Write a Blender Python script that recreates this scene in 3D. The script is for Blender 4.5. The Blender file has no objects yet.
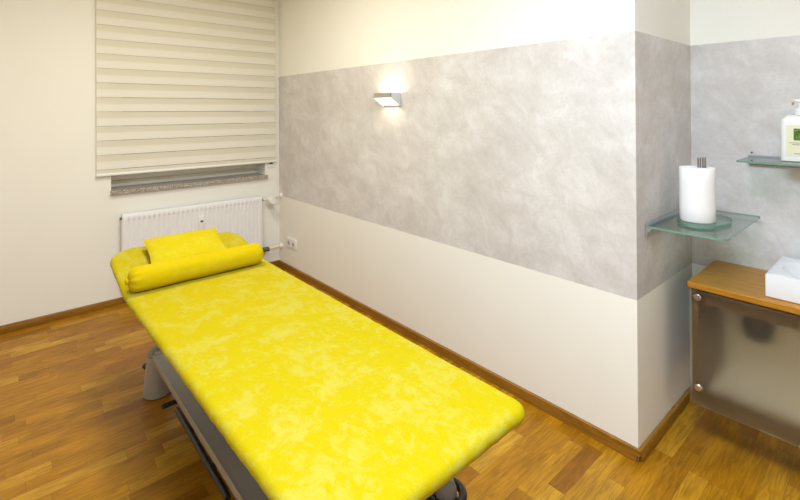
import bpy, bmesh, math, random
from mathutils import Vector, Matrix, noise
random.seed(7)
S = 0.9                       # drafting units -> metres (applied to everything at the end)
scene = bpy.context.scene
COL = scene.collection
PI = math.pi

# ------------------------------------------------------------------ materials
def new_mat(name):
    m = bpy.data.materials.new(name); m.use_nodes = True
    nt = m.node_tree
    for n in list(nt.nodes): nt.nodes.remove(n)
    out = nt.nodes.new('ShaderNodeOutputMaterial')
    return m, nt, out
class G:
    """tiny node-graph helper"""
    def __init__(s, nt): s.nt = nt
    def n(s, t, **kw):
        nd = s.nt.nodes.new(t)
        for k, v in kw.items(): setattr(nd, k, v)
        return nd
    def link(s, a, b): s.nt.links.new(a, b)
    def put(s, sock, v):
        if v is None: return
        if isinstance(v, bpy.types.NodeSocket): s.link(v, sock)
        else: sock.default_value = v
    def math(s, op, a, b=None, c=None, clamp=False):
        nd = s.n('ShaderNodeMath', operation=op, use_clamp=clamp)
        s.put(nd.inputs[0], a); s.put(nd.inputs[1], b); s.put(nd.inputs[2], c)
        return nd.outputs[0]
    def mix(s, f, a, b):
        nd = s.n('ShaderNodeMix', data_type='RGBA')
        s.put(nd.inputs[0], f); s.put(nd.inputs[6], a); s.put(nd.inputs[7], b)
        return nd.outputs[2]
    def ramp(s, f, stops, interp='LINEAR'):
        nd = s.n('ShaderNodeValToRGB'); cr = nd.color_ramp; cr.interpolation = interp
        while len(cr.elements) > 1: cr.elements.remove(cr.elements[-1])
        cr.elements[0].position = stops[0][0]; cr.elements[0].color = stops[0][1]
        for p, c in stops[1:]:
            e = cr.elements.new(p); e.color = c
        s.link(f, nd.inputs[0]); return nd.outputs[0]
    def coord(s): return s.n('ShaderNodeTexCoord').outputs['Object']
    def sep(s, v):
        nd = s.n('ShaderNodeSeparateXYZ'); s.link(v, nd.inputs[0]); return nd.outputs
    def comb(s, x, y, z):
        nd = s.n('ShaderNodeCombineXYZ')
        for i, v in enumerate((x, y, z)): s.put(nd.inputs[i], v)
        return nd.outputs[0]
    def vmul(s, v, f):
        nd = s.n('ShaderNodeVectorMath', operation='MULTIPLY'); s.link(v, nd.inputs[0]); nd.inputs[1].default_value = f
        return nd.outputs[0]
    def vadd(s, v, w):
        nd = s.n('ShaderNodeVectorMath', operation='ADD'); s.link(v, nd.inputs[0]); s.put(nd.inputs[1], w)
        return nd.outputs[0]
    def noise(s, v, scale, detail=4, rough=.5, dist=0., dim='3D'):
        nd = s.n('ShaderNodeTexNoise', noise_dimensions=dim)
        s.link(v, nd.inputs['Vector']); nd.inputs['Scale'].default_value = scale
        nd.inputs['Detail'].default_value = detail; nd.inputs['Roughness'].default_value = rough
        nd.inputs['Distortion'].default_value = dist
        return nd.outputs['Fac']
    def bump(s, h, strength=.3, dist=.002):
        nd = s.n('ShaderNodeBump'); nd.inputs['Strength'].default_value = strength
        nd.inputs['Distance'].default_value = dist; s.link(h, nd.inputs['Height']); return nd.outputs[0]
    def bsdf(s, color, rough=.5, metal=0., normal=None, **kw):
        nd = s.n('ShaderNodeBsdfPrincipled')
        s.put(nd.inputs['Base Color'], color); s.put(nd.inputs['Roughness'], rough); s.put(nd.inputs['Metallic'], metal)
        if normal is not None: s.link(normal, nd.inputs['Normal'])
        for k, v in kw.items(): s.put(nd.inputs[k], v)
        return nd.outputs[0]
def C(r, g, b): return (r, g, b, 1)
def srgb(r, g, b):
    f = lambda c: (c/255/12.92 if c/255 <= .04045 else ((c/255+.055)/1.055)**2.4)
    return (f(r), f(g), f(b), 1)

def simple(name, color, rough=.5, metal=0., grain=.04, scale=60, **kw):
    m, nt, out = new_mat(name); g = G(nt)
    n = g.noise(g.coord(), scale, 3)
    col = g.mix(n, tuple(c*(1-grain) for c in color[:3])+(1,), tuple(min(1, c*(1+grain)) for c in color[:3])+(1,))
    b = g.bsdf(col, rough, metal, **kw)
    g.link(b, out.inputs[0]); return m
M = {}

def wall_material(name, band):
    m, nt, out = new_mat(name); g = G(nt)
    co = g.coord(); x, y, z = g.sep(co)
    # woodchip paper in cream paint
    n1 = g.noise(co, 170, 3, .6); n2 = g.noise(co, 3, 3)
    cream = g.mix(n2, srgb(239, 238, 230), srgb(243, 242, 235))
    chip = g.math('MULTIPLY', n1, 1.0)
    if not band:
        nb = g.bump(chip, .35, .0012)
        g.link(g.bsdf(cream, .75, normal=nb), out.inputs[0]); return m
    # trowelled grey plaster band
    warp = g.n('ShaderNodeTexNoise'); g.link(co, warp.inputs['Vector']); warp.inputs['Scale'].default_value = 2.2; warp.inputs['Detail'].default_value = 2
    c2 = g.vadd(co, g.vmul(warp.outputs['Color'], (.16, .16, .16)))
    sx, sy_, sz = g.sep(c2); hor = g.math('ADD', sx, sy_)
    d1 = g.comb(g.math('ADD', hor, g.math('MULTIPLY', sz, 1.4)), g.math('MULTIPLY', g.math('SUBTRACT', sz, g.math('MULTIPLY', hor, .5)), 1.9), 0.)
    d2 = g.comb(g.math('MULTIPLY', g.math('SUBTRACT', hor, g.math('MULTIPLY', sz, .6)), 1.8), g.math('ADD', sz, g.math('MULTIPLY', hor, .5)), 3.)
    s1 = g.noise(d1, 3.4, 12, .70, .5); s2 = g.noise(d2, 5.0, 12, .68, .9)
    cloud = g.noise(co, 2.4, 4, .55)
    sp = g.noise(co, 60, 5, .75)
    t = g.math('ADD', g.math('MULTIPLY', s1, .38), g.math('MULTIPLY', s2, .26))
    t = g.math('ADD', t, g.math('MULTIPLY', cloud, .18)); t = g.math('ADD', t, g.math('MULTIPLY', sp, .18))
    base = g.ramp(t, [(.36, srgb(188, 183, 179)), (.49, srgb(206, 202, 199)), (.56, srgb(217, 214, 213)), (.66, srgb(232, 230, 231))])
    wob = g.math('MULTIPLY', g.math('SUBTRACT', g.noise(co, 25, 2), .5), .004)
    zz = g.math('ADD', z, wob)
    inb = g.math('MULTIPLY', g.math('GREATER_THAN', zz, .7277*S), g.math('LESS_THAN', zz, 1.9644*S))
    col = g.mix(inb, cream, base)
    h = g.math('ADD', g.math('MULTIPLY', chip, g.math('SUBTRACT', 1., inb)), g.math('MULTIPLY', g.math('MULTIPLY', t, 1.2), inb))
    nb = g.bump(h, .35, .0012)
    rough = g.math('SUBTRACT', .75, g.math('MULTIPLY', inb, .28))
    g.link(g.bsdf(col, rough, normal=nb), out.inputs[0]); return m
M['wall'] = wall_material('cream_woodchip', False)
M['wall_band'] = wall_material('cream_with_plaster_band', True)
M['ceiling'] = simple('ceiling_white', srgb(245, 243, 236), .8)

def floor_material():
    m, nt, out = new_mat('oak_parquet'); g = G(nt)
    co = g.coord(); x, y, z = g.sep(co)
    W = .068
    yr = g.math('DIVIDE', y, W); row = g.math('FLOOR', yr); fy = g.math('FRACT', yr)
    def wn(a, b=None, seed=0.):
        nd = g.n('ShaderNodeTexWhiteNoise', noise_dimensions='3D')
        g.link(g.comb(a, b if b is not None else 0., seed), nd.inputs[0]); return nd.outputs['Value']
    L = g.math('MULTIPLY_ADD', wn(row, None, 1.), .22, .30)
    xo = g.math('MULTIPLY_ADD', wn(row, None, 2.), 1.7, x)
    xl = g.math('DIVIDE', xo, L); idx = g.math('FLOOR', xl); fx = g.math('FRACT', xl)
    r1 = wn(row, idx, 3.); r2 = wn(row, idx, 4.); r3 = wn(row, idx, 5.)
    # grain coordinates, shifted for every strip
    gc = g.comb(g.math('MULTIPLY_ADD', r1, 13., g.math('MULTIPLY', x, .6)), g.math('MULTIPLY_ADD', r2, 7., g.math('MULTIPLY', y, 7.)), g.math('MULTIPLY', r3, 9.))
    g1 = g.noise(gc, 5., 6, .55, .4)
    gc2 = g.comb(g.math('MULTIPLY', x, 2.5), g.math('MULTIPLY', y, 60.), r3)
    g2 = g.noise(gc2, 3., 4, .6)
    ring = g.math('SINE', g.math('MULTIPLY', g1, 42.))
    ringf = g.math('MULTIPLY_ADD', ring, .5, .5)
    tone = g.ramp(r1, [(0., srgb(150, 97, 10)), (.12, srgb(170, 116, 12)), (.7, srgb(184, 129, 16)), (1., srgb(204, 155, 42))])
    dark = g.mix(.6, tone, srgb(98, 56, 6))
    gr = g.math('ADD', g.math('MULTIPLY', ringf, .26), g.math('MULTIPLY', g2, .35))
    gr = g.math('ADD', gr, g.math('MULTIPLY', g1, .35))
    low = g.noise(g.comb(g.math('MULTIPLY', x, 1.), g.math('MULTIPLY', y, 2.), g.math('MULTIPLY', r2, 3.)), 5., 3, .5)
    gr = g.math('ADD', gr, g.math('MULTIPLY', g.math('SUBTRACT', low, .5), .8))
    gr = g.math('MULTIPLY', g.math('SUBTRACT', gr, .22, clamp=True), 2.0, clamp=True)
    col = g.mix(gr, tone, dark)
    # small knots
    vor = g.n('ShaderNodeTexVoronoi'); vor.inputs['Scale'].default_value = 1.0
    g.link(g.comb(g.math('MULTIPLY', x, 3.2), g.math('MULTIPLY', y, 6.5), 0.), vor.inputs['Vector'])
    kn = g.math('SUBTRACT', 1., g.math('DIVIDE', vor.outputs['Distance'], .055), clamp=True)
    kn = g.math('MULTIPLY', kn, g.math('GREATER_THAN', r3, .72))
    col = g.mix(g.math('MULTIPLY', kn, .8), col, srgb(70, 38, 14))
    # seams
    e1 = g.math('MINIMUM', fy, g.math('SUBTRACT', 1., fy))
    e2 = g.math('MINIMUM', fx, g.math('SUBTRACT', 1., fx))
    s1 = g.math('LESS_THAN', e1, .012); s2 = g.math('LESS_THAN', g.math('MULTIPLY', e2, L), .0010)
    seam = g.math('MAXIMUM', s1, s2)
    col = g.mix(g.math('MULTIPLY', seam, .35), col, srgb(70, 42, 16))
    hgt = g.math('SUBTRACT', g.math('MULTIPLY', g2, .2), seam)
    g.link(g.bsdf(col, g.math('MULTIPLY_ADD', g2, .15, .30), normal=g.bump(hgt, .25, .0006), **{'Specular IOR Level': .3}), out.inputs[0])
    return m
M['floor'] = floor_material()

def wood(name, c0, c1, axis='x', scale=1., rough=.38):
    m, nt, out = new_mat(name); g = G(nt)
    co = g.coord()
    st = {'x': (1.2, 16, 16), 'y': (16, 1.2, 16), 'z': (16, 16, 1.2)}[axis]
    v = g.vmul(co, tuple(s*scale for s in st))
    n1 = g.noise(v, 1.6, 6, .6, .8); n2 = g.noise(g.vmul(v, (3, 3, 3)), 3, 4, .6)
    ring = g.math('MULTIPLY_ADD', g.math('SINE', g.math('MULTIPLY', n1, 40.)), .5, .5)
    t = g.math('ADD', g.math('MULTIPLY', ring, .35), g.math('MULTIPLY', n2, .65))
    col = g.ramp(t, [(.2, c0), (.8, c1)])
    g.link(g.bsdf(col, rough, normal=g.bump(n2, .15, .0006)), out.inputs[0]); return m
M['base_x'] = wood('oak_skirting_x', srgb(128, 86, 20), srgb(158, 114, 38), 'x')
M['base_y'] = wood('oak_skirting_y', srgb(128, 84, 20), srgb(158, 112, 38), 'y')
M['oak_y'] = wood('oak_worktop', srgb(164, 106, 18), srgb(192, 136, 40), 'y', 1.6)
M['oak_z'] = wood('oak_carcass', srgb(92, 66, 36), srgb(116, 86, 50), 'z', 1.6)  # dark wood, darkened further for the shade inside the cabinet

def terry(name, c_deep, c_pale, amount=1., sc=1.):
    m, nt, out = new_mat(name); g = G(nt)
    co = g.coord()
    fine = g.noise(co, 420, 3, .7)
    blotch = g.noise(co, 9*sc, 8, .78, .3)
    streak = g.noise(g.vmul(co, (34, 20, 30)), 1., 6, .7, .8)
    t = g.math('ADD', g.math('MULTIPLY', blotch, .6), g.math('MULTIPLY', streak, .4))
    nap = g.ramp(t, [(.48, C(0, 0, 0)), (.58, C(1, 1, 1))])
    nap = g.math('MULTIPLY', nap, g.math('MULTIPLY_ADD', fine, .9, .35), clamp=True)
    nap = g.math('MULTIPLY', nap, amount)
    col = g.mix(nap, c_deep, c_pale)
    h = g.math('ADD', g.math('MULTIPLY', fine, .7), g.math('MULTIPLY', streak, .6))
    b = g.bsdf(col, .9, normal=g.bump(h, .5, .0025), **{'Specular IOR Level': .12})
    bs = b.node; bs.inputs['Sheen Weight'].default_value = .08; bs.inputs['Sheen Roughness'].default_value = .5
    bs.inputs['Sheen Tint'].default_value = srgb(255, 240, 110)
    g.link(b, out.inputs[0]); return m
M['terry'] = terry('yellow_terry_sheet', srgb(182, 164, 0), srgb(184, 173, 72), .9)
M['terry_bolster'] = terry('yellow_terry_bolster', srgb(196, 172, 0), srgb(198, 182, 46), .4, 1.4)
M['terry_pillow'] = terry('yellow_terry_pillow', srgb(196, 178, 8), srgb(200, 187, 62), .6, 1.4)

def blind_material():
    m, nt, out = new_mat('zebra_blind_fabric'); g = G(nt)
    co = g.coord(); x, y, z = g.sep(co)
    wob = g.math('MULTIPLY', g.math('SUBTRACT', g.noise(g.vmul(co, (1.2, 0, 1.5)), 1.5, 2), .5), .003)
    q = g.math('FRACT', g.math('DIVIDE', g.math('SUBTRACT', 1.585*S, g.math('ADD', z, wob)), .1185*S))
    # q: 0 at the fine slit, then sheer band, then dense band
    dense = g.math('MULTIPLY', g.math('SUBTRACT', q, .44), 18., clamp=True)
    slit = g.math('LESS_THAN', q, .035)
    weave = g.noise(co, 500, 2, .6)
    col = g.mix(dense, srgb(236, 232, 216), srgb(243, 241, 231))
    col = g.mix(g.math('MULTIPLY', weave, .12), col, srgb(180, 172, 148))
    d = g.bsdf(col, .85)
    tr = g.n('ShaderNodeBsdfTranslucent'); g.link(col, tr.inputs[0])
    mx = g.n('ShaderNodeMixShader'); g.put(mx.inputs[0], g.math('MULTIPLY_ADD', dense, -.05, .16)); g.link(d, mx.inputs[1]); g.link(tr.outputs[0], mx.inputs[2])
    tp = g.n('ShaderNodeBsdfTransparent')
    mx2 = g.n('ShaderNodeMixShader'); g.put(mx2.inputs[0], g.math('MULTIPLY', slit, .75)); g.link(mx.outputs[0], mx2.inputs[1]); g.link(tp.outputs[0], mx2.inputs[2])
    g.link(mx2.outputs[0], out.inputs[0]); return m
M['blind'] = blind_material()

def granite():
    m, nt, out = new_mat('speckled_granite'); g = G(nt)
    co = g.coord(); v = g.n('ShaderNodeTexVoronoi'); v.inputs['Scale'].default_value = 240; g.link(co, v.inputs['Vector'])
    sp = g.sep(v.outputs['Color'])[0]
    col = g.ramp(sp, [(0., srgb(96, 92, 86)), (.2, srgb(152, 146, 134)), (.55, srgb(184, 178, 164)), (.85, srgb(212, 206, 192))], 'CONSTANT')
    g.link(g.bsdf(col, .25), out.inputs[0]); return m
M['granite'] = granite()

def clear_glass(name, tint, refl=1.):
    m, nt, out = new_mat(name); g = G(nt)
    tp = g.n('ShaderNodeBsdfTransparent'); n = g.noise(g.coord(), 5, 1)
    g.link(g.mix(g.math('MULTIPLY', n, .1), tint, tuple(c*.96 for c in tint[:3])+(1,)), tp.inputs[0])
    gl = g.n('ShaderNodeBsdfGlossy'); gl.inputs['Roughness'].default_value = .02
    lw = g.n('ShaderNodeLayerWeight'); lw.inputs[0].default_value = .5
    fr = g.math('MULTIPLY_ADD', g.math('POWER', lw.outputs['Facing'], 5.), .9, .04)
    mx = g.n('ShaderNodeMixShader'); g.link(g.math('MULTIPLY', fr, refl, clamp=True), mx.inputs[0]); g.link(tp.outputs[0], mx.inputs[1]); g.link(gl.outputs[0], mx.inputs[2])
    g.link(mx.outputs[0], out.inputs[0]); return m
M['glass_face'] = clear_glass('shelf_glass_face', C(.86, .94, .92))
M['glass_edge'] = simple('shelf_glass_edge', srgb(104, 150, 136), .15, grain=.1)
M['window_glass'] = clear_glass('window_glass', C(.95, .97, .96))

def frosted():
    m, nt, out = new_mat('frosted_glass'); g = G(nt)
    n = g.noise(g.coord(), 900, 2)
    b = g.bsdf(C(1., .985, .87), .38, normal=g.bump(n, .1, .0003))
    b.node.inputs['Transmission Weight'].default_value = 1.; b.node.inputs['IOR'].default_value = 1.2
    d = g.bsdf(srgb(215, 213, 200), .6)
    mx = g.n('ShaderNodeMixShader'); mx.inputs[0].default_value = .02; g.link(b, mx.inputs[1]); g.link(d, mx.inputs[2])
    g.link(mx.outputs[0], out.inputs[0]); return m
M['frosted'] = frosted()
M['glass_rim'] = simple('frosted_glass_rim', srgb(150, 158, 140), .3)

M['white_enamel'] = simple('white_enamel', srgb(236, 238, 241), .3, grain=.01)
M['white_plastic'] = simple('white_plastic', srgb(236, 236, 234), .35, grain=.01)
M['window_white'] = simple('window_white', srgb(249, 242, 228), .3, grain=.01)
M['ceramic'] = simple('white_ceramic', srgb(230, 231, 234), .12, grain=.005)
M['paper'] = None
M['chrome'] = simple('brushed_steel', (.62, .60, .57, 1), .28, 1.)
M['prong'] = simple('dark_steel', (.30, .27, .24, 1), .3, 1.)
M['alu'] = simple('satin_aluminium', (.62, .63, .65, 1), .4, 1.)
M['alu_dark'] = simple('matt_aluminium', (.40, .40, .41, 1), .45, 1.)
M['alu_paint'] = simple('silver_lamp_paint', srgb(214, 214, 216), .45, .2)
M['lamp_front'] = simple('silver_lamp_front', srgb(172, 168, 154), .5, .3)  # silver darkened: the front's duller reflection is put into its colour
M['frame_grey'] = simple('grey_powder_coat', srgb(156, 152, 146), .42, .25, grain=.03, scale=200)
M['leg_grey'] = simple('grey_leg_plastic', srgb(154, 149, 143), .5, .0, grain=.03)
M['cap_grey'] = simple('dark_leg_cap', srgb(128, 126, 123), .45)
M['black'] = simple('black_plastic', srgb(34, 35, 38), .4)
M['dark_metal'] = simple('dark_valve_metal', (.16, .15, .14, 1), .35, .7)
M['pipe'] = simple('cream_pipe_paint', srgb(232, 226, 204), .4)
M['trap'] = simple('dark_grey_trap', srgb(52, 52, 52), .45)
M['socket_dark'] = simple('socket_hole', srgb(40, 40, 40), .6)
M['vinyl'] = simple('grey_vinyl', srgb(150, 150, 150), .5)
M['shutter'] = simple('shutter_grey', srgb(150, 146, 136), .6)
M['bracket_dark'] = simple('dark_screw', srgb(80, 80, 84), .4, .5)
M['sky'] = None
def emit(name, col, st):
    m, nt, out = new_mat(name); g = G(nt)
    e = g.n('ShaderNodeEmission'); n = g.noise(g.coord(), 8, 1)
    g.link(g.mix(n, col, tuple(c*.97 for c in col[:3])+(1,)), e.inputs[0]); e.inputs[1].default_value = st
    g.link(e.outputs[0], out.inputs[0]); return m
M['lamp_diffuser'] = emit('lamp_diffuser_lit', C(1, .95, .86), 2.6)
M['lamp_tube'] = emit('lamp_tube_lit', C(1, .85, .62), 190.)
def paper_mat():
    m, nt, out = new_mat('embossed_paper'); g = G(nt)
    co = g.coord(); v = g.n('ShaderNodeTexVoronoi'); v.inputs['Scale'].default_value = 110; g.link(co, v.inputs['Vector'])
    b = g.bsdf(srgb(243, 243, 243), .9, normal=g.bump(v.outputs['Distance'], .25, .001))
    g.link(b, out.inputs[0]); return m
M['paper'] = paper_mat()
def label_mat():
    m, nt, out = new_mat('label_cream'); g = G(nt)
    g.link(g.bsdf(g.mix(g.noise(g.coord(), 20, 2), srgb(226, 224, 190), srgb(232, 230, 200)), .5), out.inputs[0]); return m
M['label'] = label_mat()
def leaf_mat():
    m, nt, out = new_mat('leaf_print'); g = G(nt)
    co = g.coord(); n = g.noise(g.vmul(co, (40, 90, 40)), 1.4, 4, .6, 1.5)
    col = g.ramp(n, [(.35, srgb(28, 52, 16)), (.5, srgb(70, 110, 34)), (.65, srgb(142, 178, 70))])
    g.link(g.bsdf(col, .5), out.inputs[0]); return m
M['leaf'] = leaf_mat()
M['print'] = simple('label_ink', srgb(120, 104, 130), .6)
M['gold'] = simple('tan_nozzle', srgb(170, 140, 90), .4)

# ------------------------------------------------------------------ mesh helpers
def box(bm, x0, x1, y0, y1, z0, z1, bev=0., seg=2, mi=0):
    r = bmesh.ops.create_cube(bm, size=1.)
    vs = r['verts']
    for v in vs:
        v.co = Vector(((x0+x1)/2+v.co.x*(x1-x0), (y0+y1)/2+v.co.y*(y1-y0), (z0+z1)/2+v.co.z*(z1-z0)))
    fs = set(f for v in vs for f in v.link_faces)
    for f in fs: f.material_index = mi
    if bev > 0:
        es = list(set(e for v in vs for e in v.link_edges))
        bmesh.ops.bevel(bm, geom=es, offset=bev, segments=seg, affect='EDGES', profile=.5)
    return vs
def tube(bm, pts, r, seg=16, cap=True, radii=None):
    pts = [Vector(p) for p in pts]; rings = []; up = None
    for i, p in enumerate(pts):
        d = (pts[min(i+1, len(pts)-1)]-pts[max(i-1, 0)]).normalized()
        if up is None:
            up = Vector((0, 0, 1)) if abs(d.z) < .9 else Vector((1, 0, 0))
        a = d.cross(up).normalized(); b = a.cross(d).normalized(); up = b
        rr = radii[i] if radii else r
        rings.append([bm.verts.new(p+a*math.cos(2*PI*k/seg)*rr+b*math.sin(2*PI*k/seg)*rr) for k in range(seg)])
    for A, B in zip(rings, rings[1:]):
        for k in range(seg):
            bm.faces.new((A[k], A[(k+1) % seg], B[(k+1) % seg], B[k]))
    if cap:
        bm.faces.new(rings[0]); bm.faces.new(list(reversed(rings[-1])))
def lathe(bm, prof, origin=(0, 0, 0), axis='z', seg=32, sx=1., sy=1.):
    """prof: list of (r, h); r==0 makes a pole"""
    o = Vector(origin); rings = []
    def place(a, b, h):
        if axis == 'z': return o+Vector((a*sx, b*sy, h))
        if axis == 'x': return o+Vector((h, a, b))
        return o+Vector((a, h, b))
    for r, h in prof:
        if r < 1e-6: rings.append([bm.verts.new(place(0, 0, h))])
        else: rings.append([bm.verts.new(place(r*math.cos(2*PI*k/seg), r*math.sin(2*PI*k/seg), h)) for k in range(seg)])
    for A, B in zip(rings, rings[1:]):
        for k in range(seg):
            k2 = (k+1) % seg
            if len(A) == 1 and len(B) == 1: continue
            if len(A) == 1: bm.faces.new((A[0], B[k], B[k2]))
            elif len(B) == 1: bm.faces.new((A[k], A[k2], B[0]))
            else: bm.faces.new((A[k], A[k2], B[k2], B[k]))
    if len(rings[0]) > 1: bm.faces.new(rings[0])
    if len(rings[-1]) > 1: bm.faces.new(list(reversed(rings[-1])))
    return rings
def prism(bm, poly, a0, a1, axis='y', mi=0):
    """extrude a 2-D polygon; axis y: poly is (x,z); axis z: poly is (x,y); axis x: poly is (y,z)"""
    def P(p, a): return {'y': (p[0], a, p[1]), 'z': (p[0], p[1], a), 'x': (a, p[0], p[1])}[axis]
    A = [bm.verts.new(P(p, a0)) for p in poly]; B = [bm.verts.new(P(p, a1)) for p in poly]
    n = len(poly)
    fa = bm.faces.new(A); fb = bm.faces.new(list(reversed(B)))
    fs = [bm.faces.new((A[i], B[i], B[(i+1) % n], A[(i+1) % n])) for i in range(n)]
    for f in fs+[fa, fb]: f.material_index = mi
    return fa, fb, fs
def round_rect(x0, x1, y0, y1, r, seg=6):
    if not isinstance(r, (list, tuple)): r = [r]*4
    pts = []
    for (cx, cy, a0), rr in zip(((x1, y1, 0), (x0, y1, 90), (x0, y0, 180), (x1, y0, 270)), r):
        sx = -1 if cx == x1 else 1; sy = -1 if cy == y1 else 1
        if rr < 1e-5: pts.append((cx, cy)); continue
        for k in range(seg+1):
            a = math.radians(a0+90*k/seg)
            pts.append((cx+sx*rr+rr*math.cos(a), cy+sy*rr+rr*math.sin(a)))
    return pts
def obj(name, bm, mats, parent=None, smooth=None):
    bmesh.ops.remove_doubles(bm, verts=bm.verts, dist=1e-6)
    bmesh.ops.recalc_face_normals(bm, faces=bm.faces)
    me = bpy.data.meshes.new(name); 
    if smooth is not None:
        ang = math.radians(smooth)
        for f in bm.faces: f.smooth = True
        for e in bm.edges:
            e.smooth = not (len(e.link_faces) == 2 and e.calc_face_angle(0) > ang)
    bm.to_mesh(me); bm.free()
    for m in (mats if isinstance(mats, (list, tuple)) else [mats]): me.materials.append(m)
    o = bpy.data.objects.new(name, me); COL.objects.link(o)
    if parent is not None:
        o.parent = parent
        w = Vector(parent['_w'])
        me.transform(Matrix.Translation(-w)); o['_w'] = list(w)
    else: o['_w'] = [0, 0, 0]
    return o
def struct(name, bm, mats, parent=None, **kw):
    o = obj(name, bm, mats, parent, **kw)
    if parent is None: o['kind'] = 'structure'
    return o
def thing(name, label, cat, loc, group=None):
    o = bpy.data.objects.new(name, None); COL.objects.link(o)
    o.location = loc; o.empty_display_size = .1; o['_w'] = list(loc)
    o['label'] = label; o['category'] = cat
    if group: o['group'] = group
    return o
def tag(o, label, cat, group=None):
    o['label'] = label; o['category'] = cat
    if group: o['group'] = group
    return o
def N(): return bmesh.new()

# ------------------------------------------------------------------ room
WY, RX, BY, CX = 4.411, 2.1857, .8536, 2.9534
X0, Y0, ZC = -1.3, -1.9, 2.92
bm = N(); box(bm, X0-.1, CX+.1, Y0-.1, WY+.1, -.1, 0); struct('floor', bm, M['floor'])
bm = N(); box(bm, X0-.1, CX+.1, Y0-.1, WY+.1, ZC, ZC+.1); struct('ceiling', bm, M['ceiling'])
OX0, OX1, OZ0, OZ1 = .687, 2.032, .922, 1.945      # window opening
WT = .42
bm = N()
box(bm, X0-.1, OX0, WY, WY+WT, 0, ZC); box(bm, OX1, CX+.1, WY, WY+WT, 0, ZC)
box(bm, OX0, OX1, WY, WY+WT, 0, OZ0); box(bm, OX0, OX1, WY, WY+WT, OZ1, ZC)
struct('wall_far', bm, M['wall'])
bm = N(); box(bm, RX, RX+.12, BY, WY, 0, ZC); struct('wall_right', bm, M['wall_band'])
bm = N(); box(bm, RX+.12, CX, BY, BY+.12, 0, ZC); struct('wall_recess', bm, M['wall_band'])
bm = N(); box(bm, CX, CX+.1, Y0, BY+.12, 0, ZC); struct('wall_washstand', bm, M['wall_band'])
bm = N(); box(bm, X0-.1, X0, Y0, WY, 0, ZC); struct('wall_left', bm, M['wall'])
bm = N(); box(bm, X0-.1, CX+.1, Y0-.1, Y0, 0, ZC); struct('wall_rear', bm, M['wall'])
# skirting: profile with a softened top
bb_t, bb_h = .019, .056
def skirt(name, x0, x1, y0, y1, mat):
    bm = N(); box(bm, x0, x1, y0, y1, 0.0, bb_h, .004, 2); struct(name, bm, mat, smooth=40)
skirt('baseboard_far', X0, RX, WY-bb_t, WY, M['base_x'])
bm = N(); prism(bm, [(BY+.002, 0), (BY-.001, .026), (BY-.017, .036), (BY-.018, bb_h-.004), (BY-.016, bb_h), (WY-bb_t, bb_h), (WY-bb_t, 0)], RX-bb_t, RX, 'x')
struct('baseboard_right', bm, M['base_y'])
skirt('baseboard_recess', RX+.003, CX, BY-bb_t, BY, M['base_x'])
skirt('baseboard_washstand', CX-bb_t, CX, Y0, BY-bb_t, M['base_y'])
skirt('baseboard_left', X0, X0+bb_t, Y0, WY-bb_t, M['base_y'])

# window: frame, sash, pane, roller shutter outside, granite sill
win = bpy.data.objects.new('window_1', None); COL.objects.link(win); win['kind'] = 'structure'; win['_w'] = [1.36, WY+.2, .95]; win.location = (1.36, WY+.2, .95)
FY = WY+.235
def ring_frame(bm, x0, x1, z0, z1, y0, y1, w, bev=.004):
    box(bm, x0, x1, y0, y1, z0, z0+w, bev); box(bm, x0, x1, y0, y1, z1-w, z1, bev)
    box(bm, x0, x0+w, y0, y1, z0+w, z1-w, bev); box(bm, x1-w, x1, y0, y1, z0+w, z1-w, bev)
bm = N(); ring_frame(bm, OX0+.001, OX1-.001, .956, OZ1-.001, FY, FY+.07, .045); box(bm, OX0+.001, OX1-.001, FY-.045, FY+.001, .9555, .986, .003); fr = struct('window_frame', bm, M['window_white'], win, smooth=40)
bm = N(); ring_frame(bm, OX0+.04, OX1-.04, 1.004, OZ1-.045, FY-.006, FY+.05, .075, .006); sash = obj('window_sash', bm, M['window_white'], win, smooth=40)
bm = N(); box(bm, OX0+.11, OX1-.11, FY+.01, FY+.034, 1.06, OZ1-.115); obj('pane', bm, M['window_glass'], win)
bm = N()
for k in range(24):
    z = .952+k*.0405
    box(bm, OX0+.002, OX1-.002, FY+.1, FY+.112, z, z+.0385, .004)
obj('roller_shutter', bm, M['shutter'], win, smooth=40)
bm = N(); box(bm, OX0-.006, OX1+.017, WY-.035, WY-.001, .920, .955, .003); box(bm, OX0+.001, OX1-.001, WY-.001, FY+.05, .9225, .955)
obj('window_sill', bm, M['granite'], win)

# ------------------------------------------------------------------ roller blind
bl = thing('roller_blind', 'cream zebra-striped roller blind hanging in front of the window', 'blind', (1.37, WY-.03, 1.09))
bx0, bx1 = .582, 2.1375
bm = N()
nz = 132
rows = []
for i in range(nz+1):
    z = 1.094+(2.82-1.094)*i/nz
    row = []
    for j in range(25):
        x = bx0+(bx1-bx0)*j/24
        yy = WY-.026+.0012*math.sin(2*PI*(1.585-z)/.1185)
        row.append(bm.verts.new((x, yy, z)))
    rows.append(row)
for a, b in zip(rows, rows[1:]):
    for j in range(24): bm.faces.new((a[j], a[j+1], b[j+1], b[j]))
obj('fabric', bm, M['blind'], bl, smooth=180)
bm = N(); box(bm, bx0-.003, bx1+.004, WY-.036, WY-.018, 1.080, 1.101, .005, 3); obj('bottom_rail', bm, M['white_plastic'], bl, smooth=40)
bm = N(); box(bm, bx0-.005, bx1+.005, WY-.075, WY-.002, 2.82, 2.91, .012, 3); obj('cassette', bm, M['white_plastic'], bl, smooth=40)
hk = thing('blind_clip', 'small white wall clip with dark hook under the right end of the blind', 'clip', (2.10, WY, 1.04))
bm = N(); box(bm, 2.058, 2.126, WY-.007, WY-.001, 1.022, 1.066, .002); obj('clip_plate', bm, M['wall'], hk, smooth=40)
bm = N(); box(bm, 2.074, 2.108, WY-.020, WY-.007, 1.063, 1.076, .003); obj('hook', bm, M['black'], hk, smooth=40)

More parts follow.
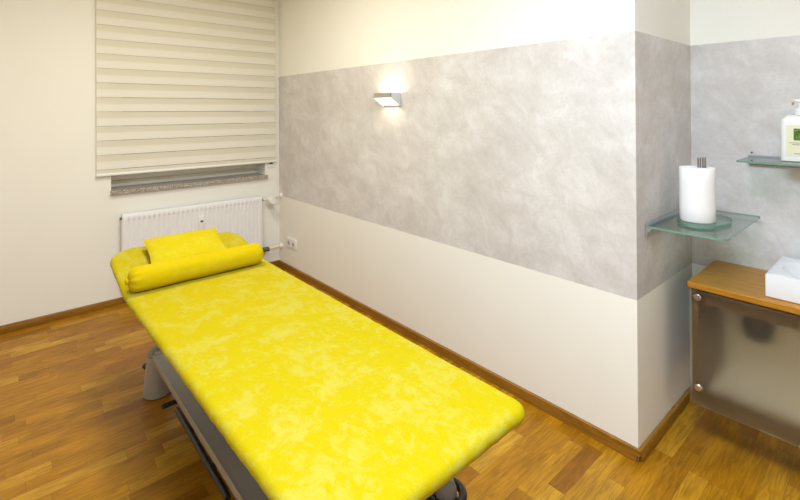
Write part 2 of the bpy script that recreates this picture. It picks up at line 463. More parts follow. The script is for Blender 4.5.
# ------------------------------------------------------------------ radiator
rad = thing('radiator', 'white ribbed panel radiator on the wall under the window', 'radiator', (1.355, WY-.06, .13))
rx0, rx1, rz0, rz1, ry = .750, 1.958, .155, .762, WY-.100
pitch = (rx1-rx0-.05)/30
bm = N(); xs = []; zs = []
n_x = 30*10
for i in range(n_x+1): xs.append(rx0+.025+(rx1-rx0-.05)*i/n_x)
xs = [rx0, rx0+.004]+xs+[rx1-.004, rx1]
zs = [rz0, rz0+.004, rz0+.045, rz0+.052, rz0+.058]+[rz0+.06+(rz1-rz0-.12)*k/6 for k in range(1, 6)]+[rz1-.060, rz1-.054, rz1-.050, rz1-.004, rz1]
def mask(z): 
    lo = min(1, max(0, (z-rz0-.045)/.013)); hi = min(1, max(0, (rz1-.050-z)/.008)); return min(lo, hi)
grid = []
for z in zs:
    row = []
    for i, x in enumerate(xs):
        u = ((x-rx0-.025)/pitch) % 1.
        inside = rx0+.025 < x < rx1-.025
        prof = 0.
        if inside:
            d = abs(u-.5)
            prof = (.0035+.006*math.exp(-max(0, rz1-.05-z)/.010))*(1-min(1, max(0, (d-.12)/.16))**1.5 if d > .12 else 1.)
        y = ry+prof*mask(z)
        if i in (0, len(xs)-1) or z in (rz0, rz1): y += .004
        row.append(bm.verts.new((x, y, z)))
    grid.append(row)
for a, b in zip(grid, grid[1:]):
    for j in range(len(xs)-1): bm.faces.new((a[j], a[j+1], b[j+1], b[j]))
pan = obj('front_panel', bm, M['white_enamel'], rad, smooth=50)
for xa_ in (rx0+.001, rx1-.006):
    bm = N(); box(bm, xa_, xa_+.005, ry+.006, WY-.028, rz0+.02, rz1-.003, .001); obj('side_cover', bm, M['white_enamel'], rad)
bm = N()
box(bm, rx0+.006, rx1-.006, ry+.005, ry+.012, rz1-.008, rz1-.002); box(bm, rx0+.006, rx1-.006, WY-.036, WY-.029, rz1-.008, rz1-.002)
for k in range(60):
    x = rx0+.012+k*(rx1-rx0-.03)/59
    box(bm, x, x+.006, ry+.010, WY-.034, rz1-.007, rz1-.003)
obj('top_grille', bm, M['white_enamel'], rad)
bm = N(); box(bm, rx0+.02, rx1-.02, WY-.045, WY-.034, rz0+.01, rz1-.03, .003); obj('rear_panel', bm, M['white_enamel'], rad)
for x in (rx0+.2, rx1-.2):
    bm = N(); box(bm, x-.015, x+.015, WY-.035, WY-.001, rz0+.06, rz1-.06); obj('wall_bracket', bm, M['white_enamel'], rad)
bm = N(); lathe(bm, [(.011, 0), (.013, .006), (.013, .012)], (rx0-.0135, WY-.068, .725), 'x', 12); obj('vent_plug', bm, M['dark_metal'], rad, smooth=40)
bm = N(); box(bm, 1.343, 1.395, ry-.022, ry-.001, .528, .656, .006, 3); mt = obj('heat_meter', bm, M['white_plastic'], rad, smooth=40)
bm = N(); box(bm, 1.359, 1.381, ry-.0235, ry-.0215, .604, .618); obj('meter_display', bm, M['black'], mt)
# thermostatic valve with pipe, and the lower return pipe
vy = WY-.062
th = N(); tube(th, [(rx1-.002, vy, .716), (rx1+.028, vy, .716)], .011, 14); v = obj('valve_stub', th, M['dark_metal'], rad, smooth=40)
bm = N(); tube(bm, [(rx1+.022, vy, .716), (rx1+.11, vy, .716)], .013, 14); obj('valve_body', bm, M['pipe'], rad, smooth=40)
bm = N(); lathe(bm, [(.0, 0), (.019, 0), (.024, -.012), (.034, -.018), (.038, -.05), (.037, -.085), (.032, -.096), (0, -.097)], (rx1+.085, vy-.006, .712), 'y', 24)
obj('thermostat_knob', bm, M['white_plastic'], rad, smooth=35)
bm = N(); tube(bm, [(rx1+.10, vy, .722), (RX-.002, vy, .738)], .0095, 14); obj('pipe', bm, M['pipe'], rad, smooth=40)
bm = N(); lathe(bm, [(.0, 0), (.024, 0), (.026, -.010), (.018, -.026), (.010, -.028), (0, -.028)], (RX-.001, vy, .738), 'x', 24); obj('rosette', bm, M['white_plastic'], rad, smooth=35)
bm = N(); tube(bm, [(rx1-.002, vy, .212), (rx1+.02, vy, .212)], .010, 14); tube(bm, [(rx1+.018, vy, .212), (rx1+.045, vy, .212)], .025, 6); tube(bm, [(rx1+.045, vy, .212), (rx1+.058, vy, .212)], .017, 12); tube(bm, [(rx1+.056, vy, .212), (rx1+.082, vy, .212)], .024, 6)
tube(bm, [(rx1+.045, vy+.004, .212), (rx1+.045, vy-.026, .212)], .010, 10)
obj('return_valve', bm, M['dark_metal'], rad, smooth=30)
bm = N(); tube(bm, [(rx1+.08, vy, .212), (RX-.002, vy, .216)], .0095, 14); obj('pipe', bm, M['pipe'], rad, smooth=40)
bm = N(); lathe(bm, [(.0, 0), (.024, 0), (.026, -.010), (.018, -.026), (.010, -.028), (0, -.028)], (RX-.001, vy, .216), 'x', 24); obj('rosette', bm, M['white_plastic'], rad, smooth=35)

# ------------------------------------------------------------------ double socket
so = thing('double_socket', 'white double wall socket low on the wall beside the radiator', 'socket', (RX, 4.13, .285))
bm = N(); prism(bm, round_rect(4.034, 4.226, .243, .331, .006, 4), RX-.012, RX-.001, 'x'); obj('cover_frame', bm, M['white_plastic'], so, smooth=40)
for yc in (4.083, 4.177):
    bm = N()
    prism(bm, round_rect(yc-.033, yc+.033, .252, .318, .004, 3), RX-.0145, RX-.0122, 'x')
    ins = obj('socket_insert', bm, M['white_enamel'], so, smooth=40)
    bm = N(); lathe(bm, [(.024, 0), (.024, -.0006)], (RX-.0146, yc, .285), 'x', 24); w = obj('socket_well', bm, simple('socket_well_grey', srgb(196, 194, 188), .5), ins, smooth=40)
    for s in (-1, 1):
        bm = N(); lathe(bm, [(.0045, 0), (.0045, -.0008)], (RX-.0152, yc+s*.011, .285), 'x', 10); obj('pin_hole', bm, M['socket_dark'], ins)

# ------------------------------------------------------------------ wall lamp
la = thing('wall_lamp', 'lit wedge-shaped silver wall lamp on the grey plaster band', 'lamp', (RX, 2.55, 1.68))
ly0, ly1, lx = 2.478, 2.676, 2.090
bm = N(); box(bm, lx, lx+.004, ly0, ly1, 1.697, 1.735); obj('front_plate', bm, M['lamp_front'], la)
side = [(lx, 1.735), (lx, 1.697), (RX-.002, 1.630), (RX-.002, 1.735)]
for a in (ly0, ly1-.003):
    bm = N(); prism(bm, side, a, a+.003, 'y'); obj('side_plate', bm, M['alu_paint'], la)
def slope(x): return 1.697-(x-lx)*(.067/(RX-.002-lx))
bm = N(); xa, xb = lx+.004, lx+.054
prism(bm, [(xa, slope(xa)+.001), (xa, slope(xa)+.006), (xb, slope(xb)+.006), (xb, slope(xb)+.001)], ly0+.003, ly1-.003, 'y'); obj('diffuser', bm, M['lamp_diffuser'], la)
bm = N(); box(bm, RX-.007, RX-.001, ly0+.003, ly1-.003, 1.642, 1.735); obj('back_plate', bm, M['alu_paint'], la)
bm = N(); tube(bm, [(lx+.055, ly0+.022, 1.727), (lx+.055, ly1-.022, 1.727)], .0055, 12); obj('lamp_tube', bm, M['lamp_tube'], la, smooth=60)
for a in (ly0+.003, ly1-.020):
    bm = N(); box(bm, lx+.045, RX-.007, a, a+.017, 1.712, 1.730, .002); obj('lamp_holder', bm, M['white_plastic'], la)

# ------------------------------------------------------------------ massage table
TX0, TX1, TY0, TY1, TZ = .464, 1.228, .762, 3.110, .694
KY = 2.625
def ztop(y):
    if y <= KY-.04: return TZ
    d = y-KY+.04
    sl = math.tan(math.radians(11.2))
    return TZ+(sl*d*d/.16 if d < .08 else sl*(d-.04))
tb = thing('massage_table', 'grey height-adjustable massage table under a yellow terry cover', 'massage table', (.86, 1.9, 0))
# cushions (mostly hidden by the terry cover)
def cushion(name, y0, y1, r):
    bm = N()
    poly = round_rect(TX0+.036, TX1-.036, y0, y1, r, 8)
    ny = 1
    lo = [bm.verts.new((p[0], p[1], ztop(p[1])-.052)) for p in poly]; hi = [bm.verts.new((p[0], p[1], ztop(p[1])-.014)) for p in poly]
    bm.faces.new(lo); bm.faces.new(list(reversed(hi))); n = len(poly)
    for i in range(n): bm.faces.new((lo[i], lo[(i+1) % n], hi[(i+1) % n], hi[i]))
    return obj(name, bm, M['vinyl'], tb, smooth=40)
cushion('mattress', TY0+.036, KY-.045, [.0, .0, .045, .045])
cushion('head_cushion', KY+.045, TY1-.036, [.13, .13, .0, .0])
bm = N(); box(bm, TX0+.09, TX1-.09, TY0+.08, KY-.1, .560, .640, .006); obj('top_frame', bm, M['frame_grey'], tb, smooth=40)
bm = N(); prism(bm, [(KY-.05, .56), (TY1-.25, .56+.070), (TY1-.25, .60+.095), (KY-.05, .632)], TX0+.14, TX1-.14, 'x'); obj('head_support', bm, M['frame_grey'], tb)
# chassis tray
bx_0, bx_1, by_0, by_1 = .617, 1.13, 1.26, 2.715
bm = N()
box(bm, bx_0, bx_0+.008, by_0, by_1, .246, .281, .0025); box(bm, bx_1-.008, bx_1, by_0, by_1, .246, .281, .0025)
box(bm, bx_0+.008, bx_1-.008, by_1-.008, by_1, .246, .281, .0025); box(bm, bx_0+.008, bx_1-.008, by_0, by_0+.008, .246, .281, .0025)
obj('base_frame', bm, M['frame_grey'], tb, smooth=40)
bm = N(); box(bm, bx_0+.006, bx_1-.006, by_0+.006, by_1-.006, .255, .2785); obj('tray', bm, simple('dark_grey_coat', srgb(160, 158, 156), .4, .3), tb)
# lift column
bm = N(); box(bm, .76, .96, 1.70, 1.90, .27, .44, .01); box(bm, .78, .94, 1.72, 1.88, .43, .562, .006); obj('lift_column', bm, M['frame_grey'], tb, smooth=40)
def leg(x, y, h=.262, rb=.073, rt=.050):
    bm = N()
    lathe(bm, [(rb-.006, .0), (rb, .006), (rb-.002, .02), (rt+.006, h*.78), (rt+.001, h*.88), (rt-.008, h*.95), (rt-.024, h*.99), (0, h)], (x, y, 0), 'z', 32)
    o = obj('leg', bm, M['leg_grey'], tb, smooth=50)
    bm = N(); lathe(bm, [(rt+.0040, h*.84), (rt+.0022, h*.885), (rt-.006, h*.955), (rt-.022, h*.996), (0, h*1.008)], (x, y, 0), 'z', 32)
    obj('leg_cap', bm, M['cap_grey'], o, smooth=50)
    return o
leg(.672, 2.843); leg(1.10, 2.843); leg(1.187, 1.085, .300, .074, .036); leg(.672, 1.085)
for x in (.672, 1.10):
    bm = N(); box(bm, x-.025, x+.025, by_1-.002, 2.81, .215, .255, .003); obj('leg_bracket', bm, M['frame_grey'], tb, smooth=40)
for x0_, x1_ in ((.66, .70), (1.08, 1.20)):
    bm = N(); box(bm, x0_, x1_, 1.10, 1.27, .09, .14, .004); obj('leg_bracket', bm, M['frame_grey'], tb, smooth=40)
# black ring around the foot-end leg
bm = N(); nr, nt_ = 40, 14; rg = []
for k in range(nr):
    a = 2*PI*k/nr
    rg.append([bm.verts.new((1.189+(.060+.015*math.cos(b))*math.cos(a), 1.085+(.060+.015*math.cos(b))*math.sin(a), .240+.013*math.sin(b))) for b in [2*PI*q/nt_ for q in range(nt_)]])
for k in range(nr):
    for q in range(nt_): bm.faces.new((rg[k][q], rg[(k+1) % nr][q], rg[(k+1) % nr][(q+1) % nt_], rg[k][(q+1) % nt_]))
for a_ in (40, 160, 280):
    tube(bm, [(1.189+.03*math.cos(math.radians(a_)), 1.085+.03*math.sin(math.radians(a_)), .240), (1.189+.055*math.cos(math.radians(a_)), 1.085+.055*math.sin(math.radians(a_)), .240)], .007, 8)
obj('lock_ring', bm, M['black'], tb, smooth=60)
# foot bar with arms
bm = N(); tube(bm, [(.624, 2.285, .196), (.624, 2.272, .2), (.619, 1.645, .2), (.619, 1.632, .196)], .013, 16)
fb = obj('foot_bar', bm, M['black'], tb, smooth=50)
for y in (2.10, 1.82):
    bm = N(); tube(bm, [(.618, y, .2), (.68, y, .188), (.75, y, .13), (.82, y, .13)], .012, 12); obj('foot_bar_arm', bm, M['black'], fb, smooth=50)
bm = N(); tube(bm, [(.618, 2.515, .10), (.624, 2.517, .10), (.80, 2.52, .10)], .012, 14, radii=[.011, .013, .012]); obj('pedal', bm, M['black'], tb, smooth=50)
bm = N(); tube(bm, [(.612, 2.900, .135), (.619, 2.902, .14), (.69, 2.91, .17)], .015, 14, radii=[.012, .018, .012]); obj('pedal', bm, M['black'], tb, smooth=50)
bm = N(); box(bm, .70, 1.17, 1.30, 2.6, .10, .16, .01); box(bm, .76, .96, 1.70, 1.90, .15, .264); obj('drive_housing', bm, M['black'], tb, smooth=40)

# ------------------------------------------------------------------ terry cover
def sheet():
    bm = N()
    re = .024; Rc_f, Rc_h = .050, .135
    dmax = .112
    ix0, ix1, iy0, iy1 = TX0+re, TX1-re, TY0+re, TY1-re
    nx, ny = 110, 300
    ax = [ix0-dmax+(ix1-ix0+2*dmax)*i/nx for i in range(nx+1)]
    ay = [iy0-dmax+(iy1-iy0+2*dmax)*j/ny for j in range(ny+1)]
    V = {}
    for j, y in enumerate(ay):
        for i, x in enumerate(ax):
            Rc = (Rc_h if y > 2 else Rc_f)-re
            cx = min(max(x, ix0+Rc), ix1-Rc); cy = min(max(y, iy0+Rc), iy1-Rc)
            v = Vector((x-cx, y-cy)); L = v.length
            if L > Rc: n = v/L; p = Vector((cx, cy))+n*Rc; d = L-Rc
            else: n = Vector((0, 0)); p = Vector((x, y)); d = 0
            hem = dmax-.008+.008*noise.noise(Vector((p.x*9, p.y*9, 1.3)))
            if p.x < .8: hem += .004
            d = min(d, hem)
            q = re*PI/2
            if d <= q: off = re*math.sin(d/re); dz = -re*(1-math.cos(d/re))
            else:
                e = d-q; off = re-(.032*(1-math.cos(min(e/.032, PI/2)))+max(0, e-.05)*.9); dz = -re-.032*math.sin(min(e/.032, PI/2))
            z = ztop(p.y)+dz
            w = noise.noise(Vector((p.x*5, p.y*5, 0)))*.0018+noise.noise(Vector((p.x*16, p.y*14, 3)))*.0009
            amp = min(1, d/.06)
            fold = (noise.noise(Vector((p.x*14, p.y*14, 0)))*.004+noise.noise(Vector((p.x*45, p.y*45, 2)))*.0025)*amp
            P3 = Vector((p.x+n.x*(off+fold), p.y+n.y*(off+fold), z+w))
            P3.x += .024*max(0, (2.5-P3.y)/1.5)*max(0, 1-(P3.x-TX0)/.35) if P3.x < TX0+.35 else 0
            V[i, j] = bm.verts.new(P3)
    for j in range(ny):
        for i in range(nx):
            bm.faces.new((V[i, j], V[i+1, j], V[i+1, j+1], V[i, j+1]))
    bmesh.ops.remove_doubles(bm, verts=bm.verts, dist=.0004)
    bmesh.ops.dissolve_degenerate(bm, edges=bm.edges, dist=.0003)
    o = obj('terry_cover', bm, M['terry'], None, smooth=180)
    so = o.modifiers.new('thick', 'SOLIDIFY'); so.thickness = .005*S; so.offset = -1
    return o
tag(sheet(), 'bright yellow terry cover stretched over the whole massage table', 'cover')

# ------------------------------------------------------------------ bolster
def bolster():
    bo = thing('bolster', 'long round yellow terry bolster lying across the table in front of the small pillow', 'bolster', (.83, 2.60, .70))
    bm = N(); r = .0615; cx = (0, 2.570, .7580); seg = 64
    x0, x1 = .478, 1.180
    prof = []
    for k in range(0, 13):
        a = PI/2*k/12; prof.append((x0+.050*(1-math.sin(a)) if False else x0+.045-.045*math.cos(a), .010+(r-.010)*math.sin(a)**.75))
    for k in range(1, 40): prof.append((x0+.045+(x1-x0-.098)*k/40, r))
    for k in range(0, 13):
        a = PI/2*(1-k/12); prof.append((x1-.053+.053*math.cos(a), max(.0001, r*math.sin(a)**.85)))
    rings = []
    for i, (x, rr) in enumerate(prof):
        ring = []
        for k in range(seg):
            a = 2*PI*k/seg
            pucker = 0
            dl = x-x0
            if dl < .075: pucker = .0035*math.sin(a*11+math.sin(a*3)*1.2)*min(1, rr/.02)*(1-dl/.075)
            wv = .0016*noise.noise(Vector((x*9, math.cos(a)*2, math.sin(a)*2)))
            q = max(.0001, rr+pucker+wv)
            zz = cx[2]+q*math.sin(a)
            zz = max(zz, TZ+.0035)                   # sits on the cover
            ring.append(bm.verts.new((x+wv, cx[1]+q*math.cos(a), zz)))
        rings.append(ring)
    for A, B in zip(rings, rings[1:]):
        for k in range(seg): bm.faces.new((A[k], A[(k+1) % seg], B[(k+1) % seg], B[k]))
    bm.faces.new(rings[0]); bm.faces.new(list(reversed(rings[-1])))
    obj('bolster_body', bm, M['terry_bolster'], bo, smooth=70)
    bm = N()
    lathe(bm, [(.008, .012), (.010, .002), (.006, -.004), (.012, -.012), (.015, -.020), (.010, -.025), (0, -.024)], (x0+.010, cx[1]-.004, cx[2]), 'x', 18)
    for v in bm.verts:
        v.co += Vector((0, 1, 1))*noise.noise(v.co*90)*.004
    obj('gathered_end', bm, M['terry_bolster'], bo, smooth=60)
    bm = N(); pts = [(x0+.006, cx[1]+.012*math.cos(a), cx[2]+.012*math.sin(a)) for a in [2*PI*k/16 for k in range(17)]]
    tube(bm, pts, .0022, 8); obj('drawstring', bm, simple('cream_cord', srgb(230, 214, 120), .8), bo, smooth=60)
bolster()

# ------------------------------------------------------------------ pillow
def pillow():
    bm = N(); n = 36
    W2, D2, T = .215, .165, .034
    def top(u, v, s):
        e = (max(0., 1-abs(u)**3.0)*max(0., 1-abs(v)**3.0))**.62
        return s*T*e
    rot = Matrix.Rotation(math.radians(10.2+4), 4, 'X')
    cen = Vector((.842, 2.862, ztop(2.862)+.053))
    vs = {}
    for s in (1, -1):
        for i in range(n+1):
            for j in range(n+1):
                u = -1+2*i/n; v = -1+2*j/n
                pinch = 1-.05*(1-abs(u)**2)*abs(v)**4*1.0; pinch2 = 1-.05*(1-abs(v)**2)*abs(u)**4
                x = u*W2*pinch2; y = v*D2*pinch
                z = top(u, v, s)
                z += .003*noise.noise(Vector((u*3, v*3, s*2)))*(1-max(abs(u), abs(v))**6)
                p = rot @ Vector((x, y, z))+cen
                p.x += .012*v
                p.z = max(p.z, ztop(p.y)+.0065)
                if s == -1 and (i in (0, n) or j in (0, n)): vs[s, i, j] = vs[1, i, j]
                else: vs[s, i, j] = bm.verts.new(p)
        for i in range(n):
            for j in range(n):
                f = (vs[s, i, j], vs[s, i+1, j], vs[s, i+1, j+1], vs[s, i, j+1])
                if len(set(f)) == 4: bm.faces.new(f)
    o = obj('pillow', bm, M['terry_pillow'], None, smooth=60)
    tag(o, 'small flat yellow terry pillow on the raised head end behind the bolster', 'pillow')
pillow()

# ------------------------------------------------------------------ glass shelves
def glass_plate(name, poly, z0, z1, parent):
    bm = N(); fa, fb, fs = prism(bm, poly, z0, z1, 'z', 0)
    for f in fs: f.material_index = 1
    return obj(name, bm, [M['glass_face'], M['glass_edge']], parent)
s1 = thing('glass_shelf', 'clear glass shelf on the narrow recess wall carrying the paper roll', 'shelf', (2.62, BY, 1.05), 'clear glass wall shelves')
glass_plate('glass_plate', round_rect(2.280, 2.912, .532, BY-.003, [.0, .0, .030, .016], 5), 1.046, 1.055, s1)
bm = N(); prism(bm, [(BY-.001, 1.066), (BY-.014, 1.066), (BY-.014, 1.056), (BY-.006, 1.056), (BY-.006, 1.045), (BY-.030, 1.045), (BY-.024, 1.034), (BY-.012, 1.024), (BY-.008, 1.000), (BY-.001, 0.998)], 2.284, 2.90, 'x')
obj('wall_rail', bm, M['alu'], s1)
s2 = thing('glass_shelf', 'clear glass shelf above the washbasin carrying the white pump bottle', 'shelf', (CX, .2, 1.355), 'clear glass wall shelves')
glass_plate('glass_plate', round_rect(2.682, CX-.003, -.42, .552, [.0, .012, .02, .0], 4), 1.355, 1.364, s2)
bm = N(); prism(bm, [(CX-.001, 1.372), (CX-.012, 1.372), (CX-.012, 1.365), (CX-.006, 1.365), (CX-.006, 1.354), (CX-.030, 1.354), (CX-.026, 1.328), (CX-.001, 1.322)], -.40, .555, 'y')
obj('wall_rail', bm, M['alu_dark'], s2)
bm = N(); lathe(bm, [(.004, 0), (.004, -.003), (.0, -.0035)], (CX-.001, .542, 1.386), 'x', 12); obj('screw', bm, M['bracket_dark'], s2, smooth=40)

# ------------------------------------------------------------------ kitchen roll + holder
RC = (2.556, .684)
RP = (2.572, .668)
ho = thing('paper_roll_holder', 'oval glass stand with two steel prongs holding the paper roll', 'roll holder', (2.60, .67, 1.055))
bm = N(); n = 56
th0 = math.radians(-4)
poly = []
for k in range(n):
    a = 2*PI*k/n; ex, ey = .170*math.cos(a), .102*math.sin(a)
    poly.append((2.600+ex*math.cos(th0)-ey*math.sin(th0), .666+ex*math.sin(th0)+ey*math.cos(th0)))
fa, fb, fs = prism(bm, poly, 1.0555, 1.0685, 'z')
for f in fs: f.material_index = 1
obj('oval_base', bm, [M['glass_face'], M['glass_edge']], ho, smooth=30)
for dx in (-.012, .012):
    bm = N(); lathe(bm, [(.0075, 1.0686), (.0075, 1.368), (.006, 1.371), (0, 1.3715)], (RP[0]+dx*.78, RP[1]-dx*.62, 0), 'z', 16); obj('prong', bm, M['prong'], ho, smooth=40)
bm = N(); seg = 72; R = .0735; ri = .026
z0, z1 = 1.0692, 1.322
def roll_r(a):   # loosely wound: the outer sheet ends with a small step
    t = ((a-math.radians(140)) % (2*PI))/(2*PI)
    return R*(1.0+.07*(1-t)**3)
A = {}
zsr = [z0, z0+.003, z0+.06, z0+.13, z0+.19, z1-.003, z1]
for zi, z in enumerate(zsr):
    for k in range(seg+1):
        a = math.radians(140)+2*PI*k/seg*.9999
        rr = roll_r(a) - (.0015 if zi in (0, len(zsr)-1) else 0)
        A[zi, k] = bm.verts.new((RC[0]+rr*math.cos(a), RC[1]+rr*math.sin(a), z))
for zi in range(len(zsr)-1):
    for k in range(seg): bm.faces.new((A[zi, k], A[zi, k+1], A[zi+1, k+1], A[zi+1, k]))
    bm.faces.new((A[zi, seg], A[zi, 0], A[zi+1, 0], A[zi+1, seg]))
I0 = [bm.verts.new((RP[0]+ri*math.cos(math.radians(140)+2*PI*k/seg*.9999), RP[1]+ri*math.sin(math.radians(140)+2*PI*k/seg*.9999), z0)) for k in range(seg+1)]
I1 = [bm.verts.new((v.co.x, v.co.y, z1)) for v in I0]
for k in range(seg):
    bm.faces.new((I0[k], I0[k+1], A[0, k+1], A[0, k])); bm.faces.new((I1[k+1], I1[k], A[len(zsr)-1, k], A[len(zsr)-1, k+1])); bm.faces.new((I0[k+1], I0[k], I1[k], I1[k+1]))
rl = obj('kitchen_roll', bm, M['paper'], None, smooth=50)
tag(rl, 'white kitchen paper roll standing on the oval glass holder', 'paper roll')

# ------------------------------------------------------------------ pump bottle
bo = thing('pump_bottle', 'white pump bottle with cream leaf label on the upper glass shelf', 'bottle', (2.80, .32, 1.364))
def loft(bm, secs):
    rings = [[bm.verts.new((p[0], p[1], z)) for p in poly] for poly, z in secs]
    n = len(rings[0])
    for A_, B_ in zip(rings, rings[1:]):
        for k in range(n): bm.faces.new((A_[k], A_[(k+1) % n], B_[(k+1) % n], B_[k]))
    bm.faces.new(rings[0]); bm.faces.new(list(reversed(rings[-1])))
ByA, ByB, BxA, BxB = .252, .404, 2.768, 2.848
def rr_(ins, r): return round_rect(BxA+ins, BxB-ins, ByA+ins, ByB-ins, r, 5)
bm = N(); loft(bm, [(rr_(.004, .016), 1.3648), (rr_(.0, .020), 1.368), (rr_(0, .020), 1.548), (rr_(.003, .018), 1.562), (rr_(.014, .012), 1.572), (rr_(.022, .008), 1.5815)])
obj('bottle_body', bm, M['white_plastic'], bo, smooth=50)
cyb, cxb = (ByA+ByB)/2, (BxA+BxB)/2
bm = N(); lathe(bm, [(.026, 1.5817), (.026, 1.612), (.023, 1.616), (.0155, 1.618), (.0155, 1.640), (0, 1.641)], (cxb, cyb, 0), 'z', 28); obj('pump_collar', bm, M['white_plastic'], bo, smooth=40)
bm = N(); box(bm, cxb-.016, cxb+.012, cyb-.016, cyb+.020, 1.6412, 1.658, .006, 3)
tube(bm, [(cxb-.003, cyb+.016, 1.652), (cxb-.015, cyb+.030, 1.650)], .006, 10); obj('pump_head', bm, M['white_plastic'], bo, smooth=50)
bm = N(); tube(bm, [(cxb-.0155, cyb+.0305, 1.6435), (cxb-.016, cyb+.031, 1.630)], .0045, 10); obj('nozzle', bm, M['gold'], bo, smooth=50)
bm = N(); box(bm, BxA-.0012, BxA-.0002, ByA+.022, ByB-.022, 1.392, 1.535); lb = obj('label', bm, M['label'], bo)
bm = N(); box(bm, BxA-.0018, BxA-.0013, ByA+.045, ByB-.050, 1.465, 1.520); obj('leaf_picture', bm, M['leaf'], lb)
for z, a, b in ((1.452, .034, .034), (1.444, .05, .045), (1.402, .05, .052)):
    bm = N(); box(bm, BxA-.0018, BxA-.0013, ByA+a, ByB-b, z, z+.0025); obj('small_print', bm, M['print'], lb)

# ------------------------------------------------------------------ washstand
WX0, WYL = 2.437, .700
bm = N()
loft(bm, [(round_rect(WX0+.004, CX-.049, -1.0, WYL-.003, [0, .008, .0, 0], 4), .771), (round_rect(WX0, CX-.048, -1.0, WYL, [0, .011, 0, 0], 4), .775), (round_rect(WX0, CX-.048, -1.0, WYL, [0, .011, 0, 0], 4), .796), (round_rect(WX0+.004, CX-.049, -1.0, WYL-.003, [0, .008, 0, 0], 4), .800)])
tag(obj('oak_worktop', bm, M['oak_y'], None, smooth=30), 'honey oak worktop slab under the white washbasin', 'worktop')
cab = thing('vanity_cabinet', 'wall-hung cabinet with frosted glass front under the oak worktop', 'cabinet', (2.70, -.1, .25))
bm = N(); box(bm, 2.464, CX-.050, .655, .682, .230, .7705, .001); obj('side_panel', bm, M['oak_z'], cab)
bm = N(); box(bm, 2.464, CX-.050, -.98, -.955, .230, .7705, .001); obj('side_panel', bm, M['oak_z'], cab)
bm = N(); box(bm, 2.464, 2.56, -.955, .655, .230, .245, .001); obj('bottom_board', bm, M['oak_z'], cab)
bm = N(); box(bm, 2.50, 2.52, -.955, .655, .685, .7700, .001); obj('top_shade_board', bm, M['oak_z'], cab)  # added dark board standing in for the shade at the top behind the glass
bm = N(); fa, fb, fs = prism(bm, [(.688, .2205), (.688, .7605), (-.99, .7605), (-.99, .2205)], 2.446, 2.456, 'x')
for f in fs: f.material_index = 1
fp = obj('glass_front', bm, [M['frosted'], M['glass_rim']], cab)
for y in (.651, -.95):
    for z in (.733, .305):
        bm = N(); lathe(bm, [(0, 0), (.0165, 0), (.0165, .006), (.013, .0095), (0, .0098)][::1], (2.4455, y, z), 'x', 24)
        for v in bm.verts: v.co.x = 2*2.4455-v.co.x
        lathe(bm, [(.007, 2.4562), (.007, 2.4638)], (0, y, z), 'x', 12)
        obj('standoff', bm, M['chrome'], cab, smooth=40)
tr = thing('drain_trap', 'dark drain trap under the worktop, blurred behind the frosted glass', 'drain trap', (2.66, .47, .5))
bm = N(); lathe(bm, [(0, .485), (.020, .487), (.045, .498), (.060, .52), (.066, .56), (.066, .655), (.056, .675), (.030, .685), (.022, .70), (.022, .7695)], (2.66, .470, 0), 'z', 28); obj('trap_cup', bm, M['trap'], tr, smooth=50)
bm = N(); tube(bm, [(2.70, .47, .63), (2.76, .47, .63), (CX-.134, .47, .63)], .019, 16); obj('outlet_pipe', bm, M['trap'], tr, smooth=50)
# basin
ba = thing('washbasin', 'square white countertop washbasin with round bowl on the oak worktop', 'washbasin', (2.68, .2, .8))
qx0, qx1, qy0, qy1 = 2.487, 2.868, .0, .411; qz0, qz1 = .8006, .902
bm = N(); n = 96; ccx, ccy = (qx0+qx1)/2+.0, (qy0+qy1)/2; R = .172
def sq(a, ins=0.):
    c, s = math.cos(a), math.sin(a); hx, hy = (qx1-qx0)/2-ins, (qy1-qy0)/2-ins
    t = min(hx/abs(c) if abs(c) > 1e-9 else 9, hy/abs(s) if abs(s) > 1e-9 else 9); return (ccx+c*t, ccy+s*t)
ha, hb = (qx1-qx0)/2, (qy1-qy0)/2
angs = sorted([2*PI*k/n for k in range(n)]+[math.atan2(sy*hb, sx*ha) % (2*PI) for sx in (-1, 1) for sy in (-1, 1)])
rings = []
for ins, z in ((.004, qz0), (.0, qz0+.004), (0, qz1-.004), (.0012, qz1-.0012), (.004, qz1)):
    rings.append([bm.verts.new((*sq(a, ins), z)) for a in angs])
for r_, z in ((R+.012, qz1), (R+.004, qz1-.0015), (R, qz1-.006), (R*.97, qz1-.022), (R*.88, qz1-.044), (R*.70, qz1-.062), (R*.4, qz1-.073), (.022, qz1-.077)):
    rings.append([bm.verts.new((ccx+r_*math.cos(a), ccy+r_*math.sin(a), z)) for a in angs])
for A_, B_ in zip(rings, rings[1:]):
    for k in range(len(angs)): bm.faces.new((A_[k], A_[(k+1) % len(angs)], B_[(k+1) % len(angs)], B_[k]))
bm.faces.new(rings[0]); bm.faces.new(list(reversed(rings[-1])))
obj('basin_body', bm, M['ceramic'], ba, smooth=35)
bm = N(); lathe(bm, [(0, qz1-.0765), (.021, qz1-.0765), (.019, qz1-.073), (0, qz1-.072)], (ccx, ccy, 0), 'z', 24); obj('drain', bm, M['chrome'], ba, smooth=40)

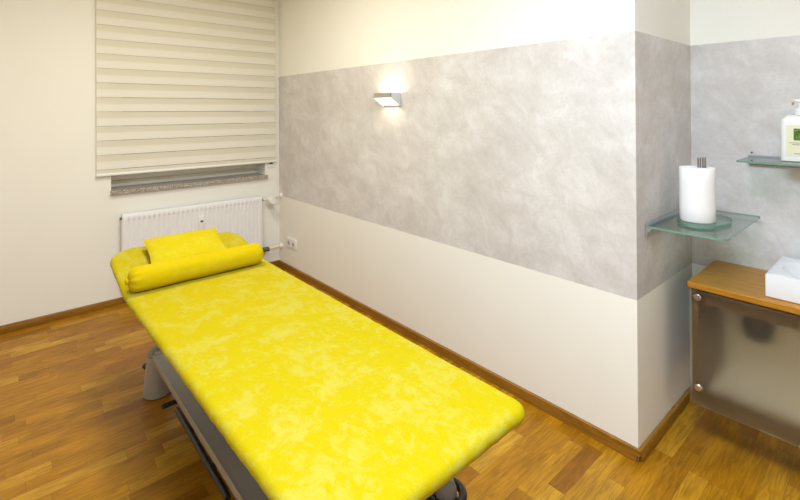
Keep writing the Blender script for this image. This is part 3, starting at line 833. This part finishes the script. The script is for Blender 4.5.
# ------------------------------------------------------------------ lights
def area(name, loc, size, power, col, rot=(0, 0, 0), shape='DISK', sy=None, spread=180):
    L = bpy.data.lights.new(name, 'AREA'); L.shape = shape; L.size = size*S
    if sy: L.size_y = sy*S
    L.energy = power*S*S; L.color = col; L.spread = math.radians(spread)
    o = bpy.data.objects.new(name, L); COL.objects.link(o); o.location = loc; o.rotation_euler = rot; o['_w'] = [0, 0, 0]
    return o
area('ceiling_light', (.62, .38, ZC-.06), 1.1, 101, (.735, .855, 1.))  # stands in for flash bounced off the ceiling near the camera
area('ceiling_light', (.8, 2.7, ZC-.06), .6, 31, (1., .93, .78))

w = bpy.data.worlds.new('world'); scene.world = w; w.use_nodes = True
nt = w.node_tree; bg = nt.nodes['Background']; bg.inputs[0].default_value = (.5, .55, .6, 1); bg.inputs[1].default_value = .15

# ------------------------------------------------------------------ camera
cd = bpy.data.cameras.new('camera'); cam = bpy.data.objects.new('camera', cd); COL.objects.link(cam); cam['_w'] = [0, 0, 0]
from mathutils import Euler
cam.location = (0, 0, 1.6)
cam.rotation_euler = (Matrix.Rotation(math.radians(-41.287), 3, 'Z') @ Matrix.Rotation(math.radians(90.284), 3, 'X') @ Matrix.Rotation(math.radians(-.292), 3, 'Z')).to_euler()
cd.sensor_width = 36; cd.sensor_fit = 'HORIZONTAL'; cd.lens = 454.85/800*36; cd.shift_x = 0; cd.shift_y = -(250-108.84)/800
cd.clip_start = .02
scene.camera = cam

# ------------------------------------------------------------------ drafting units -> metres
done = set()
SHIFT = {'massage_table': (0, .032, 0), 'terry_cover': (0, .032, 0), 'bolster': (0, .036, 0), 'pillow': (-.004, .036, .004),
         'kitchen_roll': (-.036, .021, 0), 'paper_roll_holder': (-.036, .021, 0), 'glass_shelf.001': (.0, .033, -.011), 'pump_bottle': (.014, .030, -.011),
         'oak_worktop': (.047, .042, -.026), 'vanity_cabinet': (.0475, .0476, -.026), 'drain_trap': (.132, .055, -.026), 'washbasin': (.0455, .038, -.026)}
for k, v in SHIFT.items(): bpy.data.objects[k].location = bpy.data.objects[k].location+Vector(v)
bpy.context.view_layer.update()
for o in list(scene.objects):
    if o.type == 'MESH' and o.data.name not in done:
        done.add(o.data.name); o.data.transform(Matrix.Scale(S, 4))
    o.location = o.location*S
    if '_w' in o: del o['_w']

scene.view_settings.view_transform = 'Standard'; scene.view_settings.look = 'None'
scene.view_settings.exposure = 0.; scene.view_settings.gamma = 1.; scene.view_settings.use_curve_mapping = False
cy = scene.cycles
cy.use_denoising = True; cy.max_bounces = 12; cy.diffuse_bounces = 6; cy.transmission_bounces = 8; cy.transparent_max_bounces = 16
cy.sample_clamp_indirect = 8.; cy.caustics_refractive = True; cy.caustics_reflective = False
